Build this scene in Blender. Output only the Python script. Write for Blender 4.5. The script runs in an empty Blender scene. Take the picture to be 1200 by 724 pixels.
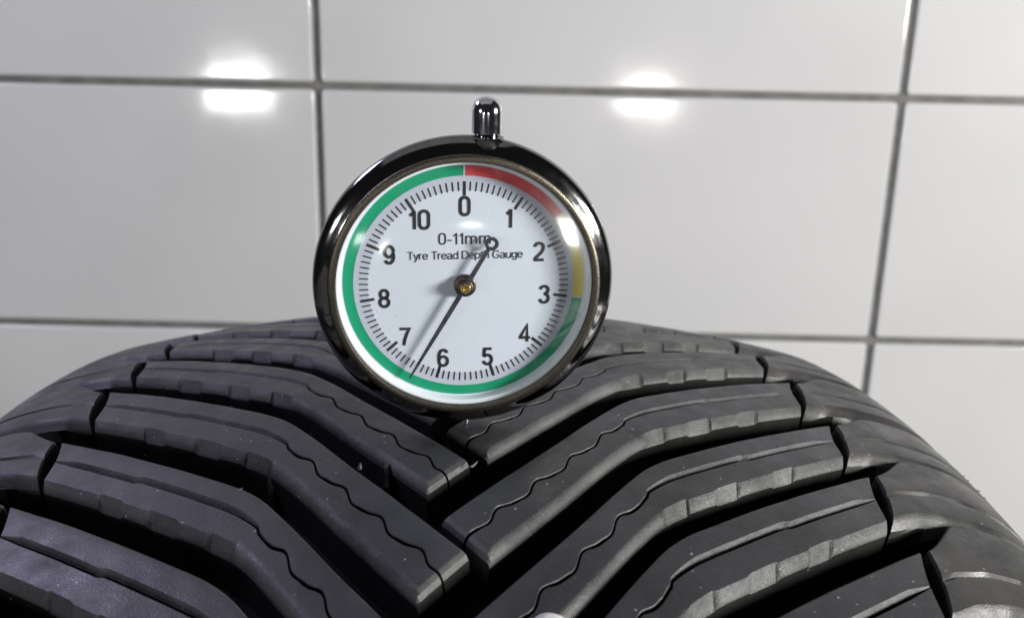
import bpy, math, random
from mathutils import Vector, Matrix
import numpy as np

# ------------------------------------------------------------------ camera, light, exposure
sc = bpy.context.scene
CAM = Vector((0.0, 0.0, 0.7057))            # metres; the tyre stands on z = 0
F_PX, PITCH, ROLL = 1100.0, math.atan(1100 / 3950.0), math.radians(1.25)
cd = bpy.data.cameras.new('camera'); cam = bpy.data.objects.new('camera', cd)
sc.collection.objects.link(cam); sc.camera = cam
cd.sensor_width = 36.0; cd.lens = 36.0 * F_PX / 1200.0
cd.clip_start = 0.005; cd.clip_end = 50
cd.dof.use_dof = True; cd.dof.focus_distance = 0.166; cd.dof.aperture_fstop = 27
X0 = Vector((1, 0, 0)); FW = Vector((0, math.cos(PITCH), -math.sin(PITCH))); UP = Vector((0, math.sin(PITCH), math.cos(PITCH)))
RT = X0 * math.cos(ROLL) + UP * math.sin(ROLL); UPR = UP * math.cos(ROLL) - X0 * math.sin(ROLL)
M = Matrix((( RT.x, UPR.x, -FW.x, CAM.x), (RT.y, UPR.y, -FW.y, CAM.y), (RT.z, UPR.z, -FW.z, CAM.z), (0, 0, 0, 1)))
cam.matrix_world = M
def ray(px, py):
    return FW + RT * ((px - 600) / F_PX) - UPR * ((py - 362) / F_PX)

w = bpy.data.worlds.new('World'); sc.world = w; w.use_nodes = True
w.node_tree.nodes['Background'].inputs[0].default_value = (0.86, 0.90, 1.0, 1)
w.node_tree.nodes['Background'].inputs[1].default_value = 0.02
sc.view_settings.view_transform = 'Standard'; sc.view_settings.look = 'None'
sc.view_settings.exposure = 0.08; sc.view_settings.gamma = 1.0

WALL_Y = 0.80
def area(name, loc, target, sx, sy, power, col):
    l = bpy.data.lights.new(name, 'AREA'); l.shape = 'RECTANGLE'; l.size = sx; l.size_y = sy
    l.energy = power; l.color = col
    o = bpy.data.objects.new(name, l); sc.collection.objects.link(o)
    o.location = loc; o.rotation_euler = (Vector(target) - Vector(loc)).to_track_quat('-Z', 'Y').to_euler()
    return o
def mirror_lamp(name, px, py, back, sx, sy, power):
    d = ray(px, py); d = d / d.y
    p = CAM + d * (2 * WALL_Y + back); p.y = -back
    return area(name, p, (p.x * 0.3, WALL_Y, p.z), sx, sy, power, (1.0, 0.985, 0.95))
mirror_lamp('bench_lamp', 279, 104, 2.4, 0.225, 0.15, 6.0)
mirror_lamp('bench_lamp', 757, 114, 2.4, 0.195, 0.095, 4.0)
GC = Vector((-0.0083, 0.162, 0.6657))       # centre of the dial
kd = Vector((math.sin(math.radians(71)) * math.cos(math.radians(8)), -math.cos(math.radians(71)) * math.cos(math.radians(8)), math.sin(math.radians(8))))
area('work_lamp', GC + kd * 1.3, GC, 0.30, 0.27, 36, (1.0, 0.985, 0.955))
area('overhead_fill', (-0.3, -0.1, 2.5), (-0.3, -0.1, 0), 2.4, 1.6, 3.5, (0.95, 0.97, 1.0))  # added unseen panel, gives the case top a soft grey reflection
area('wall_fill', (-3.3, -2.6, 1.1), (0, 0.8, 0.7), 0.7, 0.4, 22, (0.98, 0.98, 1.0))  # added fill to brighten the tiles, its reflection kept out of frame
area('sheen_fill', (-1.0, 0.55, 1.5), (-0.05, 0.15, 0.62), 0.5, 0.25, 7.0, (0.72, 0.65, 1.0))  # added violet fill for the sheen on the left tread tops

# ------------------------------------------------------------------ helpers
C = sc.collection
def link(name, me, mats=None, parent=None):
    o = bpy.data.objects.new(name, me); C.objects.link(o)
    for m in (mats or []): me.materials.append(m)
    if parent: o.parent = parent
    return o
def mesh(name, verts, faces, smooth=True, angle=35, mi=None):
    me = bpy.data.meshes.new(name)
    me.from_pydata([tuple(v) for v in verts], [], faces)
    if mi is not None: me.polygons.foreach_set('material_index', mi)
    if smooth:
        me.polygons.foreach_set('use_smooth', [True] * len(me.polygons))
        me.set_sharp_from_angle(angle=math.radians(angle))
    me.update(); return me
def lathe(prof, n=128, axis='y', closed=False, a0=0.0, a1=2 * math.pi):
    """prof: (radius, along). Revolved about the local axis (metres)."""
    full = abs(a1 - a0 - 2 * math.pi) < 1e-6
    na = n if full else n + 1
    V = []; Fc = []
    for i in range(na):
        a = a0 + (a1 - a0) * i / n
        for r, t in prof:
            if axis == 'y': V.append((r * math.sin(a), t, r * math.cos(a)))
            else: V.append((r * math.cos(a), r * math.sin(a), t))
    m = len(prof); k = m if closed else m - 1
    for i in range(n):
        j = (i + 1) % na
        for q in range(k):
            q2 = (q + 1) % m
            Fc.append((i * m + q, i * m + q2, j * m + q2, j * m + q))
    return V, Fc
MM = 0.001

def material(name):
    m = bpy.data.materials.new(name); m.use_nodes = True
    nt = m.node_tree; b = nt.nodes['Principled BSDF']
    return m, nt, b
def N(nt, t, **kw):
    n = nt.nodes.new(t)
    for k, v in kw.items():
        if k.startswith('i_'): n.inputs[k[2:]].default_value = v
        else: setattr(n, k, v)
    return n
def ramp(nt, fac, stops):
    r = nt.nodes.new('ShaderNodeValToRGB'); e = r.color_ramp.elements
    e[0].position, e[0].color = stops[0][0], (*stops[0][1], 1)
    e[1].position, e[1].color = stops[-1][0], (*stops[-1][1], 1)
    for p, c in stops[1:-1]:
        x = e.new(p); x.color = (*c, 1)
    nt.links.new(fac, r.inputs[0]); return r.outputs[0]
def mix(nt, fac, a, b, mode='MIX'):
    m = nt.nodes.new('ShaderNodeMix'); m.data_type = 'RGBA'; m.blend_type = mode
    for s, v in ((m.inputs[0], fac), (m.inputs[6], a), (m.inputs[7], b)):
        if hasattr(v, 'links') or hasattr(v, 'is_linked'): nt.links.new(v, s)
        elif isinstance(v, (int, float)): s.default_value = v
        else: s.default_value = (*v, 1)
    return m.outputs[2]

def rubber(name, col, dust, rough, speck=0.5, bump=0.25, spec=0.42):
    m, nt, b = material(name); L = nt.links
    pos = N(nt, 'ShaderNodeNewGeometry').outputs['Position']
    n1 = N(nt, 'ShaderNodeTexNoise', i_Scale=70.0, i_Detail=6.0, i_Roughness=0.6); L.new(pos, n1.inputs['Vector'])
    n2 = N(nt, 'ShaderNodeTexNoise', i_Scale=900.0, i_Detail=4.0, i_Roughness=0.65); L.new(pos, n2.inputs['Vector'])
    n3 = N(nt, 'ShaderNodeTexNoise', i_Scale=4200.0, i_Detail=2.0); L.new(pos, n3.inputs['Vector'])
    base = mix(nt, ramp(nt, n1.outputs[0], [(0.38, (0, 0, 0)), (0.72, (1, 1, 1))]), col, dust)
    # dust grains
    vo = N(nt, 'ShaderNodeTexVoronoi', i_Scale=420.0, i_Randomness=1.0); L.new(pos, vo.inputs['Vector'])
    g = ramp(nt, vo.outputs['Distance'], [(0.055, (1, 1, 1)), (0.10, (0, 0, 0))])
    sel = N(nt, 'ShaderNodeSeparateColor'); L.new(vo.outputs['Color'], sel.inputs[0])
    keep = N(nt, 'ShaderNodeMath', operation='GREATER_THAN'); L.new(sel.outputs[0], keep.inputs[0]); keep.inputs[1].default_value = 1.0 - speck * 0.6
    gm = N(nt, 'ShaderNodeMath', operation='MULTIPLY'); L.new(g, gm.inputs[0]); L.new(keep.outputs[0], gm.inputs[1])
    br = N(nt, 'ShaderNodeMath', operation='MULTIPLY'); L.new(gm.outputs[0], br.inputs[0]); L.new(sel.outputs[1], br.inputs[1])
    base = mix(nt, br.outputs[0], base, (0.42, 0.41, 0.38))
    # fine grey bloom
    fb = ramp(nt, n2.outputs[0], [(0.52, (0, 0, 0)), (0.78, (0.55, 0.55, 0.55))])
    base = mix(nt, fb, base, dust)
    L.new(base, b.inputs['Base Color'])
    n4 = N(nt, 'ShaderNodeTexNoise', i_Scale=160.0, i_Detail=8.0, i_Roughness=0.7); L.new(pos, n4.inputs['Vector'])
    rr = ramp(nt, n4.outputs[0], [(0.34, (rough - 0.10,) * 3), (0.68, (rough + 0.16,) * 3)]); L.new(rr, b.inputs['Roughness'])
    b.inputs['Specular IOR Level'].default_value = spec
    add = N(nt, 'ShaderNodeMath', operation='ADD'); L.new(n2.outputs[0], add.inputs[0]); L.new(n3.outputs[0], add.inputs[1])
    bp = N(nt, 'ShaderNodeBump', i_Strength=bump, i_Distance=0.00012); L.new(add.outputs[0], bp.inputs['Height']); L.new(bp.outputs[0], b.inputs['Normal'])
    return m
RUB_TOP = rubber('tread_rubber', (0.0110, 0.0108, 0.0140), (0.030, 0.0285, 0.035), 0.43, 0.9, 0.45, 0.62)
RUB_EDGE = rubber('lit_dusty_edge_rubber', (0.023, 0.0235, 0.024), (0.085, 0.085, 0.083), 0.52, 0.9, 1.0)  # paler than the tops: dust, plus light on the edges put into the colour
RUB_SHADE = rubber('groove_shade_rubber', (0.006, 0.006, 0.006), (0.011, 0.011, 0.010), 0.85, 0.25, 0.5, 0.12)  # same rubber as the tops, with groove shadow put into the colour
RUB_SIDE = rubber('shoulder_rubber', (0.020, 0.0197, 0.0195), (0.052, 0.050, 0.048), 0.46, 0.7, 0.5)

# ------------------------------------------------------------------ the setting: floor and tiled wall
def tile_material():
    m, nt, b = material('glazed_tile'); L = nt.links
    pos = N(nt, 'ShaderNodeNewGeometry').outputs['Position']
    n1 = N(nt, 'ShaderNodeTexNoise', i_Scale=3.0, i_Detail=3.0); L.new(pos, n1.inputs['Vector'])
    n2 = N(nt, 'ShaderNodeTexNoise', i_Scale=22.0, i_Detail=2.0); L.new(pos, n2.inputs['Vector'])
    oi = N(nt, 'ShaderNodeObjectInfo')
    c = ramp(nt, n1.outputs[0], [(0.3, (0.47, 0.472, 0.475)), (0.7, (0.535, 0.533, 0.535))]); c = mix(nt, 1.0, c, ramp(nt, oi.outputs['Random'], [(0.0, (0.965, 0.965, 0.97)), (1.0, (1.03, 1.03, 1.03))]), 'MULTIPLY'); L.new(c, b.inputs['Base Color'])
    r = ramp(nt, n2.outputs[0], [(0.3, (0.07,) * 3), (0.7, (0.11,) * 3)]); L.new(r, b.inputs['Roughness'])
    bp = N(nt, 'ShaderNodeBump', i_Strength=0.05, i_Distance=0.002); L.new(n2.outputs[0], bp.inputs['Height']); L.new(bp.outputs[0], b.inputs['Normal'])
    return m
TILE = tile_material()
GROUT, nt, b = material('grout'); b.inputs['Roughness'].default_value = 0.9
gn = N(nt, 'ShaderNodeTexNoise', i_Scale=300.0); nt.links.new(ramp(nt, gn.outputs[0], [(0.3, (0.10, 0.10, 0.096)), (0.7, (0.165, 0.163, 0.155))]), b.inputs['Base Color'])
CONC, nt, b = material('concrete'); b.inputs['Roughness'].default_value = 0.8
gn = N(nt, 'ShaderNodeTexNoise', i_Scale=9.0, i_Detail=6.0); nt.links.new(ramp(nt, gn.outputs[0], [(0.3, (0.16, 0.16, 0.155)), (0.7, (0.24, 0.235, 0.23))]), b.inputs['Base Color'])

def wall_point(px, py):
    d = ray(px, py); return CAM + d * (WALL_Y / d.y)
jx0, jx1 = wall_point(371.5, 102).x, wall_point(1057, 120).x
jz0, jz1 = wall_point(600, 106).z, wall_point(600, 390).z
TW, TH = jx1 - jx0, jz0 - jz1
gap, dep, rb = 0.0058, 0.006, 0.0024
def tile_mesh():
    wx, wz = TW - gap, TH - gap
    # cushion-edged glazed tile: stacked rounded outlines from back to face
    V = []; Fc = []; rings = []
    prof = [(0.0, dep), (0.0, rb)] + [(rb * (1 - math.cos(a)) , rb * (1 - math.sin(a))) for a in (0.35, 0.7, 1.05, 1.35)] + [(rb * 1.1, 0.0)]
    for ins, y in prof:
        r = []
        for cx, cz, a0 in ((1, 1, 0), (-1, 1, 90), (-1, -1, 180), (1, -1, 270)):
            cr = 0.0034
            for k in range(5):
                a = math.radians(a0 + 22.5 * k)
                V.append((cx * (wx / 2 - cr) + (cr - ins) * math.cos(a), y, cz * (wz / 2 - cr) + (cr - ins) * math.sin(a))); r.append(len(V) - 1)
        rings.append(r)
    for A, B in zip(rings, rings[1:]):
        n = len(A)
        for i in range(n): Fc.append((A[i], A[(i + 1) % n], B[(i + 1) % n], B[i]))
    Fc.append(tuple(rings[-1]))
    me = mesh('wall_tile', V, Fc, angle=60); me.polygons[len(Fc) - 1].use_smooth = False; me.materials.append(TILE); return me
gm_ = mesh('wall', [(-2.2, WALL_Y + 0.0035, 0), (2.2, WALL_Y + 0.0035, 0), (2.2, WALL_Y + 0.0035, 2.9), (-2.2, WALL_Y + 0.0035, 1.9),
                    (-2.2, WALL_Y + 0.08, 0), (2.2, WALL_Y + 0.08, 0), (2.2, WALL_Y + 0.08, 2.9), (-2.2, WALL_Y + 0.08, 2.9)],
            [(0, 1, 2, 3), (5, 4, 7, 6), (0, 4, 5, 1), (3, 2, 6, 7), (1, 5, 6, 2), (0, 3, 7, 4)], smooth=False)
wall = link('wall', gm_, [GROUT]); wall['kind'] = 'structure'
tm = tile_mesh(); rnd = random.Random(3)
for i in range(-3, 5):
    for j in range(-6, 12):
        cz = jz0 + (j + 0.5) * TH
        if cz < TH * 0.45 or cz > 2.9 - TH * 0.4: continue
        o = link('wall_tile', tm, None, wall)
        o.location = (jx0 + (i + 0.5) * TW, WALL_Y, cz)
        o.rotation_euler = (rnd.uniform(-.0006, .0006), 0, rnd.uniform(-.0008, .0008))
fl = link('floor', mesh('floor', [(-2.2, -3, 0), (2.2, -3, 0), (2.2, 0.8, 0), (-2.2, 0.8, 0)], [(0, 1, 2, 3)], smooth=False), [CONC]); fl['kind'] = 'structure'

# ------------------------------------------------------------------ the tyre
RAD = 320.0
tyre = bpy.data.objects.new('tyre', None); C.objects.link(tyre)
tyre['label'] = 'black all-season tyre with chevron tread blocks filling the lower half'; tyre['category'] = 'tyre'
tyre.location = (-0.0108, 0.1905, 0.320)
tyre.rotation_euler = (0, 0.0016, 0.0484)
tyre.empty_display_size = 0.05
def drop(u):
    u = abs(u); return 0.0012958 * u * u + 0.03211 * max(0.0, u - 93.6) ** 2
def slope(u):
    s = 1 if u >= 0 else -1; u = abs(u)
    return s * (0.0025916 * u + 0.06422 * max(0.0, u - 93.6))
def place(u, s, h):
    """tread coordinates in mm (across, along towards the camera, height) -> tyre space in m"""
    k = slope(u); n = math.hypot(1, k)
    r = RAD - drop(u) + h / n; x = u + h * k / n
    a = s / RAD
    return (x * MM, -r * math.sin(a) * MM, r * math.cos(a) * MM)
def pl(pts, x):
    xs = [p[0] for p in pts]; ys = [p[1] for p in pts]; return float(np.interp(x, xs, ys))
_ux = np.array([-12, -1.5, 10, 18, 27, 32, 36, 53, 76, 80])
_uy = np.array([81.5, 69.0, 56.0, 46.5, 34.8, 28.6, 25.2, 14.5, 0.0, -2.5])
_gx = np.arange(-12, 80.01, 0.25); _gy = np.interp(_gx, _ux, _uy)
_k = np.exp(-0.5 * (np.arange(-10, 11) / 5.0) ** 2); _k /= _k.sum()
_gs = np.convolve(np.pad(_gy, 10, mode='reflect', reflect_type='odd'), _k, mode='valid')
def upper(u): return float(np.interp(u, _gx, _gs))

def tread_block(side, ref, wid, seed):
    rn = random.Random(seed)
    ph = rn.uniform(0, 6.28); amp = rn.uniform(0.85, 1.1); jog = rn.uniform(49, 55)
    wob = [(rn.uniform(.05, .16), rn.uniform(.15, .6), rn.uniform(0, 6.3)) for _ in range(4)]
    W = 14.6 * wid
    ts = np.concatenate([np.linspace(0, .03, 5), np.linspace(.04, .97, 150), np.linspace(.976, 1, 6)])
    facets = [(34.0 + 12.0 * k + rn.uniform(-1, 1), rn.uniform(4.6, 5.8)) for k in range(3)]
    V = []; rows = []; NP = None; mid = None
    def sipe_w(u):
        base = W * 0.49
        if u < 31:
            x = (31 - u) * 2 * math.pi / 6.6 + 0.3 * math.sin(ph)
            fade = min(1, (31 - u) / 3) * min(1, max(0.15, (u - 0.5) / 4))
            return base + fade * amp * (math.sin(x) + 0.28 * math.sin(2 * x + 0.8)) + 0.5
        j = 0.30 * math.tanh((u - jog) / 0.6)
        return base + j + 0.05 * math.sin(u * 0.2 + ph)
    def profile(u):
        ws = sipe_w(u)
        inner = u < 32
        g = 0.33 if inner else 0.42
        cu = 0.18 if inner else 0.95
        if 28 < u < 36: 
            f = (u - 28) / 8; g = 0.33 + .09 * f; cu = .18 + .77 * f
        dpt = 4.5
        if u > 69: 
            f = max(0.0, min(1, (74.0 - u) / 5)); g *= 0.1 + .9 * f; cu *= f; dpt = 4.5 * f + 0.02
        if inner and abs(((31 - u) / 6.6) % 1 - .5) < .2: g *= 1.35
        # lower chamfer with moulded facets on the outer half
        fc = 0.0
        for c0, wd in facets:
            fc = max(fc, min(1.0, max(0.0, (wd / 2 + .25 - abs(u - c0)) / .5)))
        cw = 2.0 if u < 33 else 1.7; cdp = 2.6 if u < 33 else 2.1
        e = sum(a * math.sin(k * u + p) for a, k, p in wob) * .22
        if u >= 33 or fc:
            A = [(W - .85 + e, 0), (W - .55, -.30), (W + .15, -1.0), (W + .9, -1.75), (W + 1.35, -2.25), (W + 1.75, -3.6), (W + 2.5, -8.2)]
            B = [(W - .45 + e, 0), (W - .1, -.22), (W + .55, -.72), (W + 1.15, -1.25), (W + 1.4, -1.75), (W + 1.75, -3.6), (W + 2.5, -8.2)]
            low = [(b_[0] + (a_[0] - b_[0]) * fc, b_[1] + (a_[1] - b_[1]) * fc) for a_, b_ in zip(A, B)]
        else: low = [(W - .9 + e, 0), (W - .3, -.14), (W + .5, -.58), (W + 1.15, -1.25), (W + 1.5, -2.0), (W + 1.75, -3.6), (W + 2.5, -8.2)]
        up_ = [(-1.5, -8.2), (-0.25 + e, -0.95), (-0.05 + e, -.35), (0.35 + e, -.05), (0.75 + e, 0)]
        mid_ = [(ws - g - cu - .9, 0), (ws - g - cu, -.02), (ws - g, -cu * .85 - .04), (ws - g * .8, -dpt), (ws + g * .8, -dpt), (ws + g, -.22), (ws + g + .25, 0)]
        a = up_[-1][0]; bq = mid_[0][0]; top1 = [(a + (bq - a) * f, 0) for f in (.35, .7)]
        a = mid_[-1][0]; bq = low[0][0]; top2 = [(a + (bq - a) * f, 0) for f in (.3, .65)]
        return up_ + top1 + mid_ + top2 + low
    def ustart(wv): return 75.6 - 0.24 * wv - 0.55 * math.sin(wv / W * math.pi * 1.3)
    def uend(wv): return (-1.5 if side > 0 else -0.2) + 6.2 * min(max(wv, -1), W + 2) / 14.6
    def addrow(t, du=0.0, hcap=None):
        um = ustart(W * .5) + (uend(W * .5) - ustart(W * .5)) * t
        row = []
        for wv, h in profile(um):
            wl = min(max(wv, -.3), W + 2.4)
            u = ustart(wl) + (uend(wl) - ustart(wl)) * t + du
            s = upper(u) + wv
            hh = h if hcap is None else min(h, hcap)
            hh += 0.015 * math.sin(u * .9 + wv * .5 + ph) * (1 if h > -.5 else 0)
            row.append(len(V)); V.append(place(side * u, s, hh))
        rows.append(row)
    addrow(0, .9, -8.2); addrow(0, .12, -.8); addrow(0, .02, -.25)
    for t in ts: addrow(t)
    addrow(1, -.35, -.10); addrow(1, -.85, -.5); addrow(1, -1.2, -1.3); addrow(1, -1.4, -3.0); addrow(1, -2.2, -8.2)
    NP = len(rows[0]); Fc = []; mi = []
    prof = profile(50)
    for ri, (A, B) in enumerate(zip(rows, rows[1:])):
        for q in range(NP - 1):
            f = (A[q], A[q + 1], B[q + 1], B[q])
            Fc.append(f if side < 0 else f[::-1])
            endrow = ri < 2
            tip = ri >= len(rows) - 5
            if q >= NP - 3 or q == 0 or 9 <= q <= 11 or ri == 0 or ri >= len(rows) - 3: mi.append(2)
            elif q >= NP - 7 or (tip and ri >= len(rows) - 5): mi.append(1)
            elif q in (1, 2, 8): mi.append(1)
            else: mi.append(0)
    me = mesh('tread_block', V, Fc, angle=24, mi=mi)
    o = link('tread_block', me, [RUB_TOP, RUB_EDGE, RUB_SHADE], tyre)
    o.rotation_euler = (ref / RAD, 0, 0)
    return o

SO = [(74, 0.8), (76, 0), (80, -2.2), (86, -3.4), (92, -2.8), (100, -0.2), (112, 5.0), (128, 11.0)]
DG = [(74, 8.0), (79, 6.4), (81.5, 4.2), (84, 2.7), (87, 2.0), (89, 1.9), (91, 2.1), (97, 2.0), (110, 1.75), (122, 1.0), (128, .45)]
def shoulder_block(side, ref, wid, pitch, seed):
    rn = random.Random(seed); ph = rn.uniform(0, 6.3)
    W = 14.6 * wid; V = []; rows = []
    us = np.concatenate([np.linspace(77.6, 92, 26), np.linspace(93, 128, 26)])
    def profile(u):
        d = pl(DG, u); w0 = -pl([(78, 0), (80, .10 * (pitch - W - 2)), (82.5, .42 * (pitch - W - 2)), (85, .78 * (pitch - W - 2)), (88, pitch - W - 2.0), (128, pitch - W - 2.0)], u)
        sp = W * .49; sd = pl([(78, .35), (84, .8), (100, 1.0), (128, .4)], u)
        h1 = pl([(78, 1.7), (88, 1.6), (100, 1.35), (112, 1.0), (128, .35)], u)
        e = .12 * math.sin(u * .33 + ph)
        p = [(w0 - .5, -d - .6), (w0 - .15 + e, -min(d, .8)), (w0 + .10 + e, -.20), (w0 + .5 + e, 0), (w0 + 2.2, .06), (sp * .5, .10), (sp - 1.5 + e, .12), (sp - .8 + e, .02), (sp - .1 + e, -sd * .75), (sp + .12 + e, -sd), (sp + .4 + e, -.08), (sp + 1.6, .06), ((sp + W) / 2 + 1, .10), (W - .7, .02)]
        p += [(W - .35, -.16), (W + .45, -h1 * .45), (W + 1.3, -h1), (W + 1.55, -max(h1 + .15, d * .45)), (W + 2.1, -d - .3), (W + 2.4, -d - .9)]
        return p
    def addrow(u0, du=0, cap=None):
        row = []
        for wv, h in profile(u0):
            wl = min(max(wv, 0), W + 2)
            k = max(0.0, 1 - (u0 - 77.6) / 8)
            u = u0 + k * (-0.24 * wl + 0.75 * math.sin(wl / (W + 2) * math.pi)) + du
            hh = h if cap is None else min(h, cap)
            row.append(len(V)); V.append(place(side * u, pl(SO, u) + wv, hh))
        rows.append(row)
    addrow(us[0], -.5, -8.2); addrow(us[0], -.05, -.7); addrow(us[0], .05, -.2)
    for u in us: addrow(u)
    addrow(us[-1], .4, -1.2)
    NP = len(rows[0]); Fc = []; mi = []
    for ri, (A, B) in enumerate(zip(rows, rows[1:])):
        for q in range(NP - 1):
            f = (A[q], B[q], B[q + 1], A[q + 1]); Fc.append(f[::-1] if side > 0 else f)
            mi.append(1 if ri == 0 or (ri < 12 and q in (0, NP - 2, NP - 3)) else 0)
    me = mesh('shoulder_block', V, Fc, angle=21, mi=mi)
    o = link('shoulder_block', me, [RUB_SIDE, RUB_SHADE], tyre)
    o.rotation_euler = (ref / RAD, 0, 0); return o

right = [-39.0, -11.8, 14.0, 35.0, 57.4]; left = [-51.0, -26.5, -2.4, 23.0, 45.0]
def extend(a):
    a = list(a)
    while a[0] > -190: a.insert(0, a[0] - 25.2)
    while a[-1] < 190: a.append(a[-1] + 23.6)
    return a
seed = 10
for side, refs in ((1, extend(right)), (-1, extend(left))):
    for i, r in enumerate(refs[:-1]):
        p = refs[i + 1] - r; seed += 1
        wd = min(1.1, max(0.92, p / 24.0))
        # local +x rotation turns the top towards -y when negative: towards the camera is positive s
        tread_block(side, r, wd, seed)
        shoulder_block(side, r, wd, p, seed + 500)

# moulding tabs in the grooves, rubber flash and flakes
def tab(u0, u1, s0, s1, h0, h1, mat, name='groove_tab'):
    rn = random.Random(int(u0 * 10)); V = []; Fc = []; n = 6
    for k in range(n + 1):
        f = k / n; h = h0 + (h1 - h0) * f
        ss = s1 + (s0 - s1) * (f ** 2) + rn.uniform(-.25, .25)
        w2 = rn.uniform(-.12, .12)
        for uu, sv in ((u0 + w2, s0 - 1.5), (u1 + w2, s0 - 1.5), (u1 + w2 - .15, ss), (u0 + w2 + .15, ss)): V.append(place(uu, sv, h))
    for k in range(n):
        for q in range(4): Fc.append((4 * k + q, 4 * k + (q + 1) % 4, 4 * k + 4 + (q + 1) % 4, 4 * k + 4 + q))
    Fc.append((4 * n, 4 * n + 1, 4 * n + 2, 4 * n + 3))
    link(name, mesh(name, V, Fc, angle=40), [mat], tyre)
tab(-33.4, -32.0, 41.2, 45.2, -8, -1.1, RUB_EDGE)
tab(-13.2, -12.2, 43.2, 45.6, -6, -.7, RUB_TOP)
PALE = bpy.data.materials.new('pale_flake'); PALE.use_nodes = True
PALE.node_tree.nodes['Principled BSDF'].inputs['Base Color'].default_value = (0.32, 0.31, 0.29, 1); PALE.node_tree.nodes['Principled BSDF'].inputs['Roughness'].default_value = .7
def spike(u, sv, h, du, ds, dh, r, mat, name='rubber_flash'):
    V = []; Fc = []; n = 6
    for k, (f, rr) in enumerate(((0, 1), (.35, .8), (.7, .5), (1, .15))):
        for q in range(n):
            a = 6.283 * q / n; V.append(place(u + du * f + r * rr * math.cos(a), sv + ds * f * f + r * rr * math.sin(a), h + dh * f))
    for k in range(3):
        for q in range(n): Fc.append((k * n + q, k * n + (q + 1) % n, k * n + n + (q + 1) % n, k * n + n + q))
    Fc.append(tuple(3 * n + q for q in range(n)))
    link(name, mesh(name, V, Fc, angle=60), [mat], tyre)
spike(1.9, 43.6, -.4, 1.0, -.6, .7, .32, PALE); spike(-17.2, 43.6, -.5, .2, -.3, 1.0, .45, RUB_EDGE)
spike(-37.6, 48.9, -.45, 1.8, -.5, .55, .42, PALE)
rn = random.Random(5)
for k in range(9):
    spike(103.5 + rn.uniform(-1.2, 1.6), 20 + rn.uniform(-6, 6), -.2, rn.uniform(.1, .8), rn.uniform(-.4, .2), rn.uniform(.3, .75), rn.uniform(.15, .3), RUB_SIDE)
for k in range(34):
    sd_ = rn.choice((-1, 1)); uu = rn.uniform(3, 70); rf = rn.choice(right if sd_ > 0 else left)
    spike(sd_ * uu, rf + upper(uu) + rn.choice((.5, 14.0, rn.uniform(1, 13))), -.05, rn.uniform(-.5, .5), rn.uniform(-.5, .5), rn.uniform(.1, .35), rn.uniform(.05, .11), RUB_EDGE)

# carcass: groove floor, shoulders under the blocks, sidewalls, beads
half = [(0, -7.9), (20, -7.9), (40, -7.9), (60, -7.9), (78, -7.9), (82, -7.4), (86, -6.5), (90, -5.0), (96, -4.0), (105, -2.8), (115, -2.3), (122, -1.6), (127, -.7), (129, 0)]
prof = []
for u, h in half:
    k = slope(u); n = math.hypot(1, k); prof.append((RAD - drop(u) + h / n, u + h * k / n))
r_e, u_e = prof[-1]
prof += [(r_e - 10, u_e + 2.5), (r_e - 25, u_e + 4), (r_e - 45, u_e + 2), (r_e - 62, u_e - 8), (r_e - 74, u_e - 20), (r_e - 80, u_e - 22), (r_e - 80, u_e - 30), (r_e - 60, u_e - 24), (r_e - 30, u_e - 12)]
full = [(r, -u) for r, u in prof[::-1]][:-1] + prof
V = []; Fc = []; n = 256; m = len(full)
for i in range(n):
    a = 2 * math.pi * i / n
    for r, u in full: V.append((u * MM, -r * math.sin(a) * MM, r * math.cos(a) * MM))
for i in range(n):
    j = (i + 1) % n
    for q in range(m - 1): Fc.append((i * m + q, j * m + q, j * m + q + 1, i * m + q + 1))
link('carcass', mesh('carcass', V, Fc, angle=60), [RUB_SHADE], tyre)

# ------------------------------------------------------------------ the gauge
gauge = bpy.data.objects.new('dial_gauge', None); C.objects.link(gauge)
gauge['label'] = 'round chrome dial gauge with white face standing on the tyre tread'; gauge['category'] = 'gauge'
CZ = 27.1                                     # dial centre above the foot, mm
gauge.location = (GC.x, GC.y + 0.0010, GC.z - CZ * MM)
gauge.rotation_euler = (math.radians(5), math.radians(-1.0), math.radians(7))
gauge.empty_display_size = 0.01
def simple(name, col, rough, metal=0.0, spec=0.5):
    m, nt, b = material(name); b.inputs['Base Color'].default_value = (*col, 1)
    b.inputs['Roughness'].default_value = rough; b.inputs['Metallic'].default_value = metal; b.inputs['Specular IOR Level'].default_value = spec
    return m
def worn_metal(name, c1, c2, r1, r2, scale, bump, metal=1.0):
    m, nt, b = material(name); L = nt.links
    tc = N(nt, 'ShaderNodeTexCoord').outputs['Object']
    n = N(nt, 'ShaderNodeTexNoise', i_Scale=scale, i_Detail=6.0, i_Roughness=0.7); L.new(tc, n.inputs['Vector'])
    L.new(ramp(nt, n.outputs[0], [(0.35, c1), (0.66, c2)]), b.inputs['Base Color'])
    L.new(ramp(nt, n.outputs[0], [(0.35, (r1,) * 3), (0.7, (r2,) * 3)]), b.inputs['Roughness'])
    b.inputs['Metallic'].default_value = metal
    bp = N(nt, 'ShaderNodeBump', i_Strength=bump, i_Distance=0.0001); L.new(n.outputs[0], bp.inputs['Height']); L.new(bp.outputs[0], b.inputs['Normal'])
    return m
CHROME = worn_metal('dark_chrome', (0.27, 0.27, 0.27), (0.19, 0.19, 0.185), 0.07, 0.15, 260.0, 0.04)
STEMM = worn_metal('bright_chrome', (0.72, 0.72, 0.76), (0.60, 0.60, 0.64), 0.07, 0.16, 500.0, 0.06)
BEZ = worn_metal('worn_bezel', (0.07, 0.062, 0.05), (0.20, 0.18, 0.145), 0.32, 0.48, 3500.0, 0.5)
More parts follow.
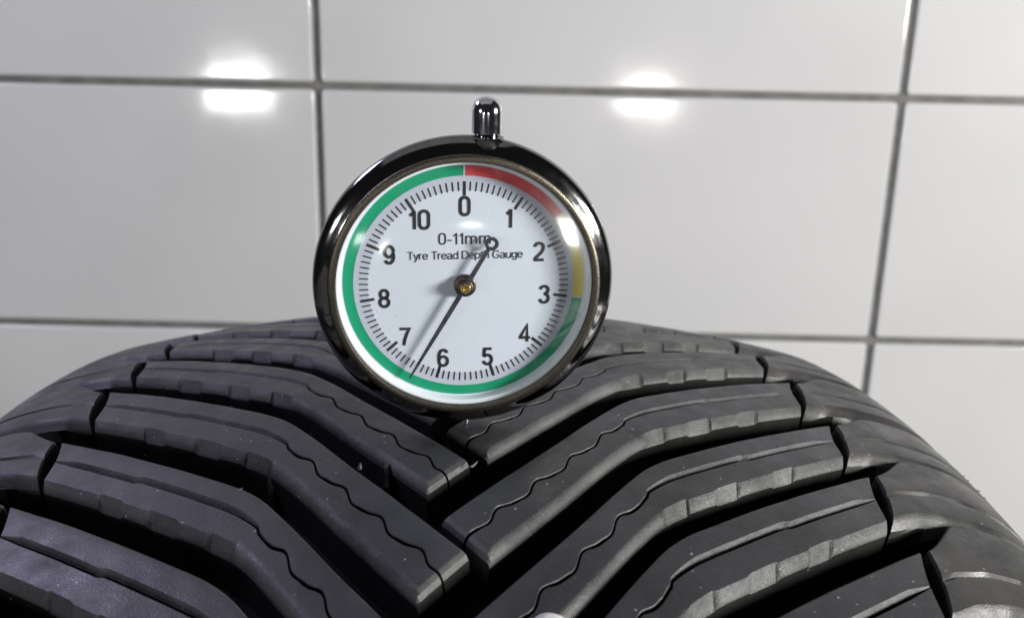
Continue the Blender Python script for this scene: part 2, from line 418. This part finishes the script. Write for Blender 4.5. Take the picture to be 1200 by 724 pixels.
WHITE = simple('white_ring', (0.80, 0.84, 0.88), 0.35)
def paper():
    m, nt, b = material('dial_paper'); L = nt.links
    tc = N(nt, 'ShaderNodeTexCoord').outputs['Object']
    vo = N(nt, 'ShaderNodeTexVoronoi', i_Scale=330.0); L.new(tc, vo.inputs['Vector'])
    g = ramp(nt, vo.outputs['Distance'], [(0.02, (1, 1, 1)), (0.05, (0, 0, 0))])
    sel = N(nt, 'ShaderNodeSeparateColor'); L.new(vo.outputs['Color'], sel.inputs[0])
    k = N(nt, 'ShaderNodeMath', operation='GREATER_THAN'); L.new(sel.outputs[0], k.inputs[0]); k.inputs[1].default_value = .84
    mm = N(nt, 'ShaderNodeMath', operation='MULTIPLY'); L.new(g, mm.inputs[0]); L.new(k.outputs[0], mm.inputs[1])
    L.new(mix(nt, mm.outputs[0], (0.60, 0.655, 0.735), (0.25, 0.32, 0.36)), b.inputs['Base Color'])
    b.inputs['Roughness'].default_value = 0.5; return m
PAPER = paper()
BAND = simple('print_grey', (0.47, 0.50, 0.58), 0.5)
INK = simple('print_black', (0.012, 0.014, 0.018), 0.45)
GREEN = simple('print_green', (0.0, 0.29, 0.14), 0.45)
RED = simple('print_red', (0.62, 0.05, 0.06), 0.45)
YELLOW = simple('print_yellow', (0.66, 0.56, 0.03), 0.45)
NEEDLE = worn_metal('needle_black', (0.012, 0.013, 0.016), (0.05, 0.055, 0.065), 0.35, 0.5, 900.0, 0.3, 0.0)
WASHER = worn_metal('hub_steel', (0.06, 0.05, 0.045), (0.14, 0.11, 0.09), 0.35, 0.5, 800.0, 0.4)
BRASS = worn_metal('brass', (0.72, 0.46, 0.12), (0.85, 0.62, 0.24), 0.2, 0.35, 1500.0, 0.4)

def gpart(name, prof, mat, n=160, parent=gauge, angle=40, flip=False):
    V, Fc = lathe([(r * MM, y * MM) for r, y in prof], n)
    if flip: Fc = [f[::-1] for f in Fc]
    V = [(x, y, z + CZ * MM) for x, y, z in V]
    return link(name, mesh(name, V, Fc, angle=angle), [mat], parent)
# y: negative = towards the camera, dial at y = -1
case = gpart('case', [(23.5, -3.75), (23.65, -3.65), (24.3, -3.4), (25.1, -2.95), (25.75, -2.4), (26.1, -1.8), (26.25, -1.1), (26.1, -.4), (25.6, .5), (24.8, 1.3), (23.5, 2.0), (21.5, 2.5), (0.001, 2.7)], CHROME)
gpart('bezel', [(22.15, -2.6), (22.2, -4.05), (22.35, -4.25), (22.75, -4.3), (23.2, -4.2), (23.5, -3.95), (23.6, -3.5), (23.4, -2.6)], BEZ)
gpart('inner_ring', [(21.45, -.95), (21.5, -2.5), (21.6, -2.7), (21.85, -2.75), (21.9, -2.95), (22.25, -3.0)], WHITE)
dial = gpart('dial_face', [(0.001, -1.0), (22.0, -1.0)], PAPER)
def flat_ring(name, r0, r1, a0, a1, y, mat, parent=dial):
    n = max(4, int(abs(a1 - a0) / 2)); V = []; Fc = []
    for i in range(n + 1):
        a = math.radians(a0 + (a1 - a0) * i / n)
        for r in (r0, r1): V.append((r * math.sin(a) * MM, y * MM, (r * math.cos(a) + CZ) * MM))
    for i in range(n): Fc.append((2 * i, 2 * i + 1, 2 * i + 3, 2 * i + 2))
    return link(name, mesh(name, V, Fc, smooth=False), [mat], parent)
flat_ring('scale_band', 16.9, 19.3, 0, 360, -1.02, BAND)
D1 = 360 / 11
flat_ring('red_arc', 19.35, 21.15, 0.4, 1.62 * D1, -1.04, RED)
flat_ring('yellow_arc', 19.35, 21.15, 1.65 * D1, 3.0 * D1 - .3, -1.04, YELLOW)
flat_ring('green_arc', 19.35, 21.15, 3.0 * D1 + .3, 360 - .4, -1.04, GREEN)
V = []; Fc = []
def tick(V, Fc, a, r0, r1, wd, y):
    c, s = math.cos(a), math.sin(a); k = len(V)
    for r, t in ((r0, -wd / 2), (r1, -wd / 2), (r1, wd / 2), (r0, wd / 2)):
        V.append(((r * s + t * c) * MM, y * MM, (r * c - t * s + CZ) * MM))
    Fc.append((k, k + 1, k + 2, k + 3))
for i in range(110):
    a = 2 * math.pi * i / 110
    if i % 10: tick(V, Fc, a, 16.75, 18.35, .24, -1.06)
    else:
        v2, f2 = [], []; tick(v2, f2, a, 15.95, 18.4, .50, -1.06)
        link('major_tick', mesh('major_tick', v2, f2, smooth=False), [INK], dial)
o = link('minor_ticks', mesh('minor_ticks', V, Fc, smooth=False), [INK], dial); o['kind'] = 'stuff'

def arc(cx, cy, rx, ry, a0, a1, n=12):
    return [(cx + rx * math.cos(math.radians(a0 + (a1 - a0) * i / n)), cy + ry * math.sin(math.radians(a0 + (a1 - a0) * i / n))) for i in range(n + 1)]
def pill(x0, y0, x1, y1, n=7):
    r = (x1 - x0) / 2; cx = (x0 + x1) / 2
    return arc(cx, y1 - r * 1.1, r, r * 1.1, 0, 180, n) + arc(cx, y0 + r * 1.1, r, r * 1.1, 180, 360, n) + [(x1, y1 - r * 1.1)]
# outlines of strokes: unit cap height, (advance width, strokes); x-height .72
GLYPH = {
 '0': (.56, [pill(.06, .04, .46, .96)]),
 '1': (.40, [[(.04, .74), (.16, .80), (.24, .96)], [(.24, .98), (.24, 0)]]),
 '2': (.56, [arc(.26, .74, .20, .22, 175, 0, 10) + [(.45, .62), (.38, .46), (.12, .17), (.06, .04)], [(.03, .045), (.49, .045)]]),
 '3': (.56, [arc(.25, .745, .19, .21, 170, -90, 12), arc(.25, .285, .21, .245, 90, -170, 12)]),
 '4': (.58, [[(.38, 0), (.38, .97), (.05, .30), (.05, .24), (.53, .24)]]),
 '5': (.56, [[(.46, .945), (.12, .945), (.085, .50)], [(.085, .50)] + arc(.26, .32, .205, .275, 120, -165, 12)]),
 '6': (.56, [arc(.27, .74, .19, .22, 10, 90, 6) + arc(.27, .56, .21, .40, 90, 180, 6) + arc(.27, .31, .21, .27, 180, 540, 18)]),
 '7': (.54, [[(.04, .945), (.47, .945), (.34, .62), (.25, .30), (.21, 0)]]),
 '8': (.56, [arc(.26, .735, .18, .215, 0, 360, 16), arc(.26, .28, .21, .24, 0, 360, 16)]),
 '9': (.56, [arc(.25, .66, .205, .29, 0, 360, 18) + arc(.25, .42, .205, .38, 0, -90, 6) + arc(.25, .26, .19, .22, -90, -165, 6)]),
 '-': (.40, [[(.05, .36), (.33, .36)]]),
 'm': (.92, [[(.07, 0), (.07, .72)], [(.07, .45)] + arc(.24, .50, .17, .185, 150, 0, 8) + [(.41, 0)], [(.41, .45)] + arc(.58, .50, .17, .185, 150, 0, 8) + [(.75, 0)]]),
 'T': (.66, [[(.02, .955), (.64, .955)], [(.33, .95), (.33, 0)]]),
 'y': (.54, [[(.03, .72), (.27, .03)], [(.51, .72), (.25, -.05), (.19, -.19), (.10, -.225), (.03, -.21)]]),
 'r': (.38, [[(.07, 0), (.07, .72)], [(.07, .42)] + arc(.26, .44, .19, .24, 170, 75, 6)]),
 'e': (.60, [[(.06, .38), (.53, .38)] + arc(.295, .36, .235, .315, 5, 325, 18)]),
 'a': (.60, [arc(.27, .52, .20, .16, 165, 0, 8) + [(.47, .10), (.54, 0)], [(.47, .41), (.25, .36)] + arc(.22, .19, .16, .165, 100, 300, 8) + [(.47, .16)]]),
 'd': (.60, [[(.52, 1), (.52, 0)], arc(.285, .355, .235, .315, 20, 340, 16)]),
 'D': (.76, [[(.08, .045), (.08, .955), (.36, .955)] + arc(.36, .5, .32, .455, 90, -90, 12) + [(.08, .045)]]),
 'p': (.60, [[(.08, .72), (.08, -.24)], arc(.315, .355, .235, .315, 160, -160, 16)]),
 't': (.34, [[(.15, .92), (.15, .12), (.19, .03), (.31, .02)], [(.01, .67), (.30, .67)]]),
 'h': (.60, [[(.08, 1), (.08, 0)], [(.08, .44)] + arc(.30, .47, .21, .21, 150, 0, 8) + [(.51, 0)]]),
 'G': (.82, [arc(.40, .5, .34, .455, 35, 325, 18) + [(.69, .17), (.72, .44), (.42, .44)]]),
 'u': (.60, [[(.08, .72), (.08, .24)] + arc(.29, .24, .21, .215, 180, 330, 8) + [(.51, .30)], [(.51, .72), (.51, 0)]]),
 'g': (.60, [[(.52, .72), (.52, .0)] + arc(.30, .0, .22, .215, 0, -160, 8), arc(.285, .365, .235, .305, 20, 340, 16)]),
 ' ': (.30, []),
}
def text(name, body, x, z, height, width, thick, y=-1.08, parent=dial):
    """Lettering laid flat on the dial: every stroke a strip of quads."""
    adv = sum(GLYPH[c][0] for c in body) - .06
    sx = width / adv; px = 0.0; V = []; Fc = []
    for c in body:
        wd, strokes = GLYPH[c]
        for st in strokes:
            P = [Vector(((px + a) * sx, b * height)) for a, b in st]
            P = [p for i, p in enumerate(P) if i == 0 or (p - P[i - 1]).length > 1e-4]
            k = len(V)
            for i, p in enumerate(P):
                d0 = (p - P[i - 1]).normalized() if i else None
                d1 = (P[i + 1] - p).normalized() if i + 1 < len(P) else None
                if (P[0] - P[-1]).length < 1e-4:
                    if d0 is None: d0 = (P[-1] - P[-2]).normalized()
                    if d1 is None: d1 = (P[1] - P[0]).normalized()
                d = ((d0 or d1) + (d1 or d0)).normalized(); nrm = Vector((-d.y, d.x))
                kk = 1.0
                if d0 is not None and d1 is not None: kk = min(1.6, 1 / max(.5, nrm.dot(Vector((-d1.y, d1.x)))))
                for sg in (1, -1):
                    qx = p + nrm * (thick / 2 * kk * sg)
                    V.append(((x - width / 2 + qx.x) * MM, y * MM, (z - height / 2 + qx.y + CZ) * MM))
            for i in range(len(P) - 1): Fc.append((k + 2 * i, k + 2 * i + 1, k + 2 * i + 3, k + 2 * i + 2))
        px += wd
    return link(name, mesh(name, V, Fc, smooth=False), [INK], parent)
for k in range(11):
    a = 2 * math.pi * k / 11; r = 14.25
    s = str(k); wd = {1: 1.2, 10: 3.5}.get(k, 1.85)
    text('numeral', s, r * math.sin(a), r * math.cos(a) - 0.15, 3.35, wd, 0.55)
text('range_text', '0-11mm', 0.1, 8.4, 2.05, 9.2, 0.24)
text('title_text', 'Tyre Tread Depth Gauge', 0.1, 5.45, 1.45, 20.0, 0.175)

# pointer: tapered blade with a ring tail, raised over the dial
pa = math.radians(210.6); PD = Vector((math.sin(pa), 0, math.cos(pa))); PS = Vector((math.cos(pa), 0, -math.sin(pa)))
def blade(pts, y0, y1):
    V = []; Fc = []
    for t, hw in pts:
        for sgn in (-1, 1):
            for y in (y0, y1):
                p = PD * t + PS * (hw * sgn); V.append((p.x * MM, y * MM, (p.z + CZ) * MM))
    for i in range(len(pts) - 1):
        a = 4 * i; b = a + 4
        Fc += [(a, a + 2, b + 2, b), (a + 1, b + 1, b + 3, a + 3), (a, b, b + 1, a + 1), (a + 2, a + 3, b + 3, b + 2)]
    n = 4 * (len(pts) - 1); Fc += [(0, 1, 3, 2), (n, n + 2, n + 3, n + 1)]
    return V, Fc
V, Fc = blade([(-8.0, .36), (-4, .40), (0, .44), (6, .42), (12, .34), (17, .24), (19.8, .12)], -2.35, -2.18)
tail = PD * -8.95; k0 = len(V); n = 40
for i in range(n):
    a = 2 * math.pi * i / n
    for r, y in ((.58, -2.35), (1.22, -2.35), (1.22, -2.18), (.58, -2.18)):
        V.append(((tail.x + r * math.cos(a)) * MM, y * MM, (tail.z + r * math.sin(a) + CZ) * MM))
for i in range(n):
    j = (i + 1) % n
    for q in range(4): Fc.append((k0 + 4 * i + q, k0 + 4 * i + (q + 1) % 4, k0 + 4 * j + (q + 1) % 4, k0 + 4 * j + q))
link('pointer', mesh('pointer', V, Fc, smooth=False), [NEEDLE], gauge)
hub = gpart('hub', [(1.95, -1.0), (1.95, -1.9), (1.8, -2.05), (1.35, -2.1), (1.3, -2.95), (1.15, -3.05), (0.001, -3.05)], WASHER, 48)
gpart('hub_pin', [(.88, -3.0), (.88, -3.3), (.76, -3.42), (.45, -3.42), (.36, -3.3), (.001, -3.28)], BRASS, 32, hub)
# domed clear window
GL, nt, b = material('clear_window'); nt.nodes.remove(b); L = nt.links
tr = N(nt, 'ShaderNodeBsdfTransparent'); tr.inputs[0].default_value = (0.97, 0.98, 0.985, 1)
gl = N(nt, 'ShaderNodeBsdfGlossy'); gl.inputs['Roughness'].default_value = 0.13
fr = N(nt, 'ShaderNodeFresnel')
gb = N(nt, 'ShaderNodeNewGeometry'); io = N(nt, 'ShaderNodeMapRange'); L.new(gb.outputs['Backfacing'], io.inputs[0])   # thin sheet: same from both sides
io.inputs[3].default_value = 1.56; io.inputs[4].default_value = 1 / 1.56; L.new(io.outputs[0], fr.inputs['IOR'])
gl2 = N(nt, 'ShaderNodeBsdfGlossy'); gl2.inputs['Roughness'].default_value = 0.42    # fine scratches
mg = N(nt, 'ShaderNodeMixShader', i_Fac=0.22); L.new(gl.outputs[0], mg.inputs[1]); L.new(gl2.outputs[0], mg.inputs[2]); gl = mg
ms = N(nt, 'ShaderNodeMixShader'); L.new(fr.outputs[0], ms.inputs[0]); L.new(tr.outputs[0], ms.inputs[1]); L.new(gl.outputs[0], ms.inputs[2])
tcw = N(nt, 'ShaderNodeTexCoord').outputs['Object']
vw = N(nt, 'ShaderNodeTexVoronoi', i_Scale=520.0); L.new(tcw, vw.inputs['Vector'])
sw = N(nt, 'ShaderNodeSeparateColor'); L.new(vw.outputs['Color'], sw.inputs[0])
kw_ = N(nt, 'ShaderNodeMath', operation='GREATER_THAN'); L.new(sw.outputs[0], kw_.inputs[0]); kw_.inputs[1].default_value = .8
dw = N(nt, 'ShaderNodeMath', operation='MULTIPLY'); L.new(ramp(nt, vw.outputs['Distance'], [(0.04, (.5, .5, .5)), (0.09, (0, 0, 0))]), dw.inputs[0]); L.new(kw_.outputs[0], dw.inputs[1])
nw = N(nt, 'ShaderNodeTexNoise', i_Scale=90.0, i_Detail=7.0, i_Roughness=.7, i_Distortion=1.5); L.new(tcw, nw.inputs['Vector'])
hz = N(nt, 'ShaderNodeMath', operation='ADD'); L.new(dw.outputs[0], hz.inputs[0]); L.new(ramp(nt, nw.outputs[0], [(0.45, (0.0, 0.0, 0.0)), (0.75, (0.045, 0.045, 0.045))]), hz.inputs[1])
df = N(nt, 'ShaderNodeBsdfDiffuse'); df.inputs[0].default_value = (.7, .72, .75, 1)
md = N(nt, 'ShaderNodeMixShader'); L.new(hz.outputs[0], md.inputs[0]); L.new(ms.outputs[0], md.inputs[1]); L.new(df.outputs[0], md.inputs[2])   # dust and smears on the window
L.new(md.outputs[0], nt.nodes['Material Output'].inputs[0])
pr = [(max(.001, r), -3.8 - 4.4 * (1 - (r / 22.2) ** 4)) for r in [22.2 * k / 28 for k in range(29)]]
gpart('window', pr, GL, flip=True)
# push stem on top and probe below
def zpart(name, x, y, prof, mat, parent, n=40):
    V, Fc = lathe([(r * MM, z * MM) for r, z in prof], n, 'z')
    V = [(a + x * MM, b + y * MM, c) for a, b, c in V]
    return link(name, mesh(name, V, Fc, angle=35), [mat], parent)
SX, SY = 3.8, -0.9
stem = zpart('stem', SX, SY, [(2.1, CZ + 24), (2.1, CZ + 26.2), (2.2, CZ + 26.35), (2.58, CZ + 26.6), (2.58, CZ + 29.9), (2.5, CZ + 30.6), (2.25, CZ + 31.3), (1.75, CZ + 31.9), (1.0, CZ + 32.3), (.001, CZ + 32.45)], STEMM, gauge)
zpart('stem_collar', SX, SY, [(2.3, CZ + 23.5), (2.8, CZ + 25.4), (2.8, CZ + 25.8), (2.2, CZ + 26.0)], CHROME, gauge)
zpart('probe', 0, 0.5, [(.001, -5.5), (.9, -5.4), (.9, 3.0)], STEMM, gauge, 24)

# pebble caught beside a tread block at the lower edge of the picture
PEB, nt, b = material('pale_pebble'); b.inputs['Roughness'].default_value = .55
gn = N(nt, 'ShaderNodeTexNoise', i_Scale=900.0, i_Detail=4.0); nt.links.new(ramp(nt, gn.outputs[0], [(0.3, (0.50, 0.49, 0.46)), (0.7, (0.64, 0.63, 0.60))]), b.inputs['Base Color'])
V = []; Fc = []; nu, nv = 20, 12
for j in range(nv + 1):
    t = math.pi * j / nv
    for i in range(nu):
        a = 2 * math.pi * i / nu; k = 1 + .10 * math.sin(2 * a + 1) * math.sin(t) + .07 * math.cos(3 * t + a)
        V.append((2.5 * MM * k * math.sin(t) * math.cos(a), 3.0 * MM * k * math.sin(t) * math.sin(a), 1.9 * MM * k * math.cos(t)))
for j in range(nv):
    for i in range(nu): Fc.append((j * nu + i, j * nu + nu + i, j * nu + nu + (i + 1) % nu, j * nu + (i + 1) % nu))
peb = link('pebble', mesh('pebble', V, Fc, angle=60), [PEB])
peb['label'] = 'small pale pebble stuck beside a tread block at the bottom edge'; peb['category'] = 'pebble'
bpy.context.view_layer.update()
peb.location = tyre.matrix_world @ Vector(place(12.6, 80.3, -1.0)); peb.rotation_euler = (0.3, 0.2, -0.6)
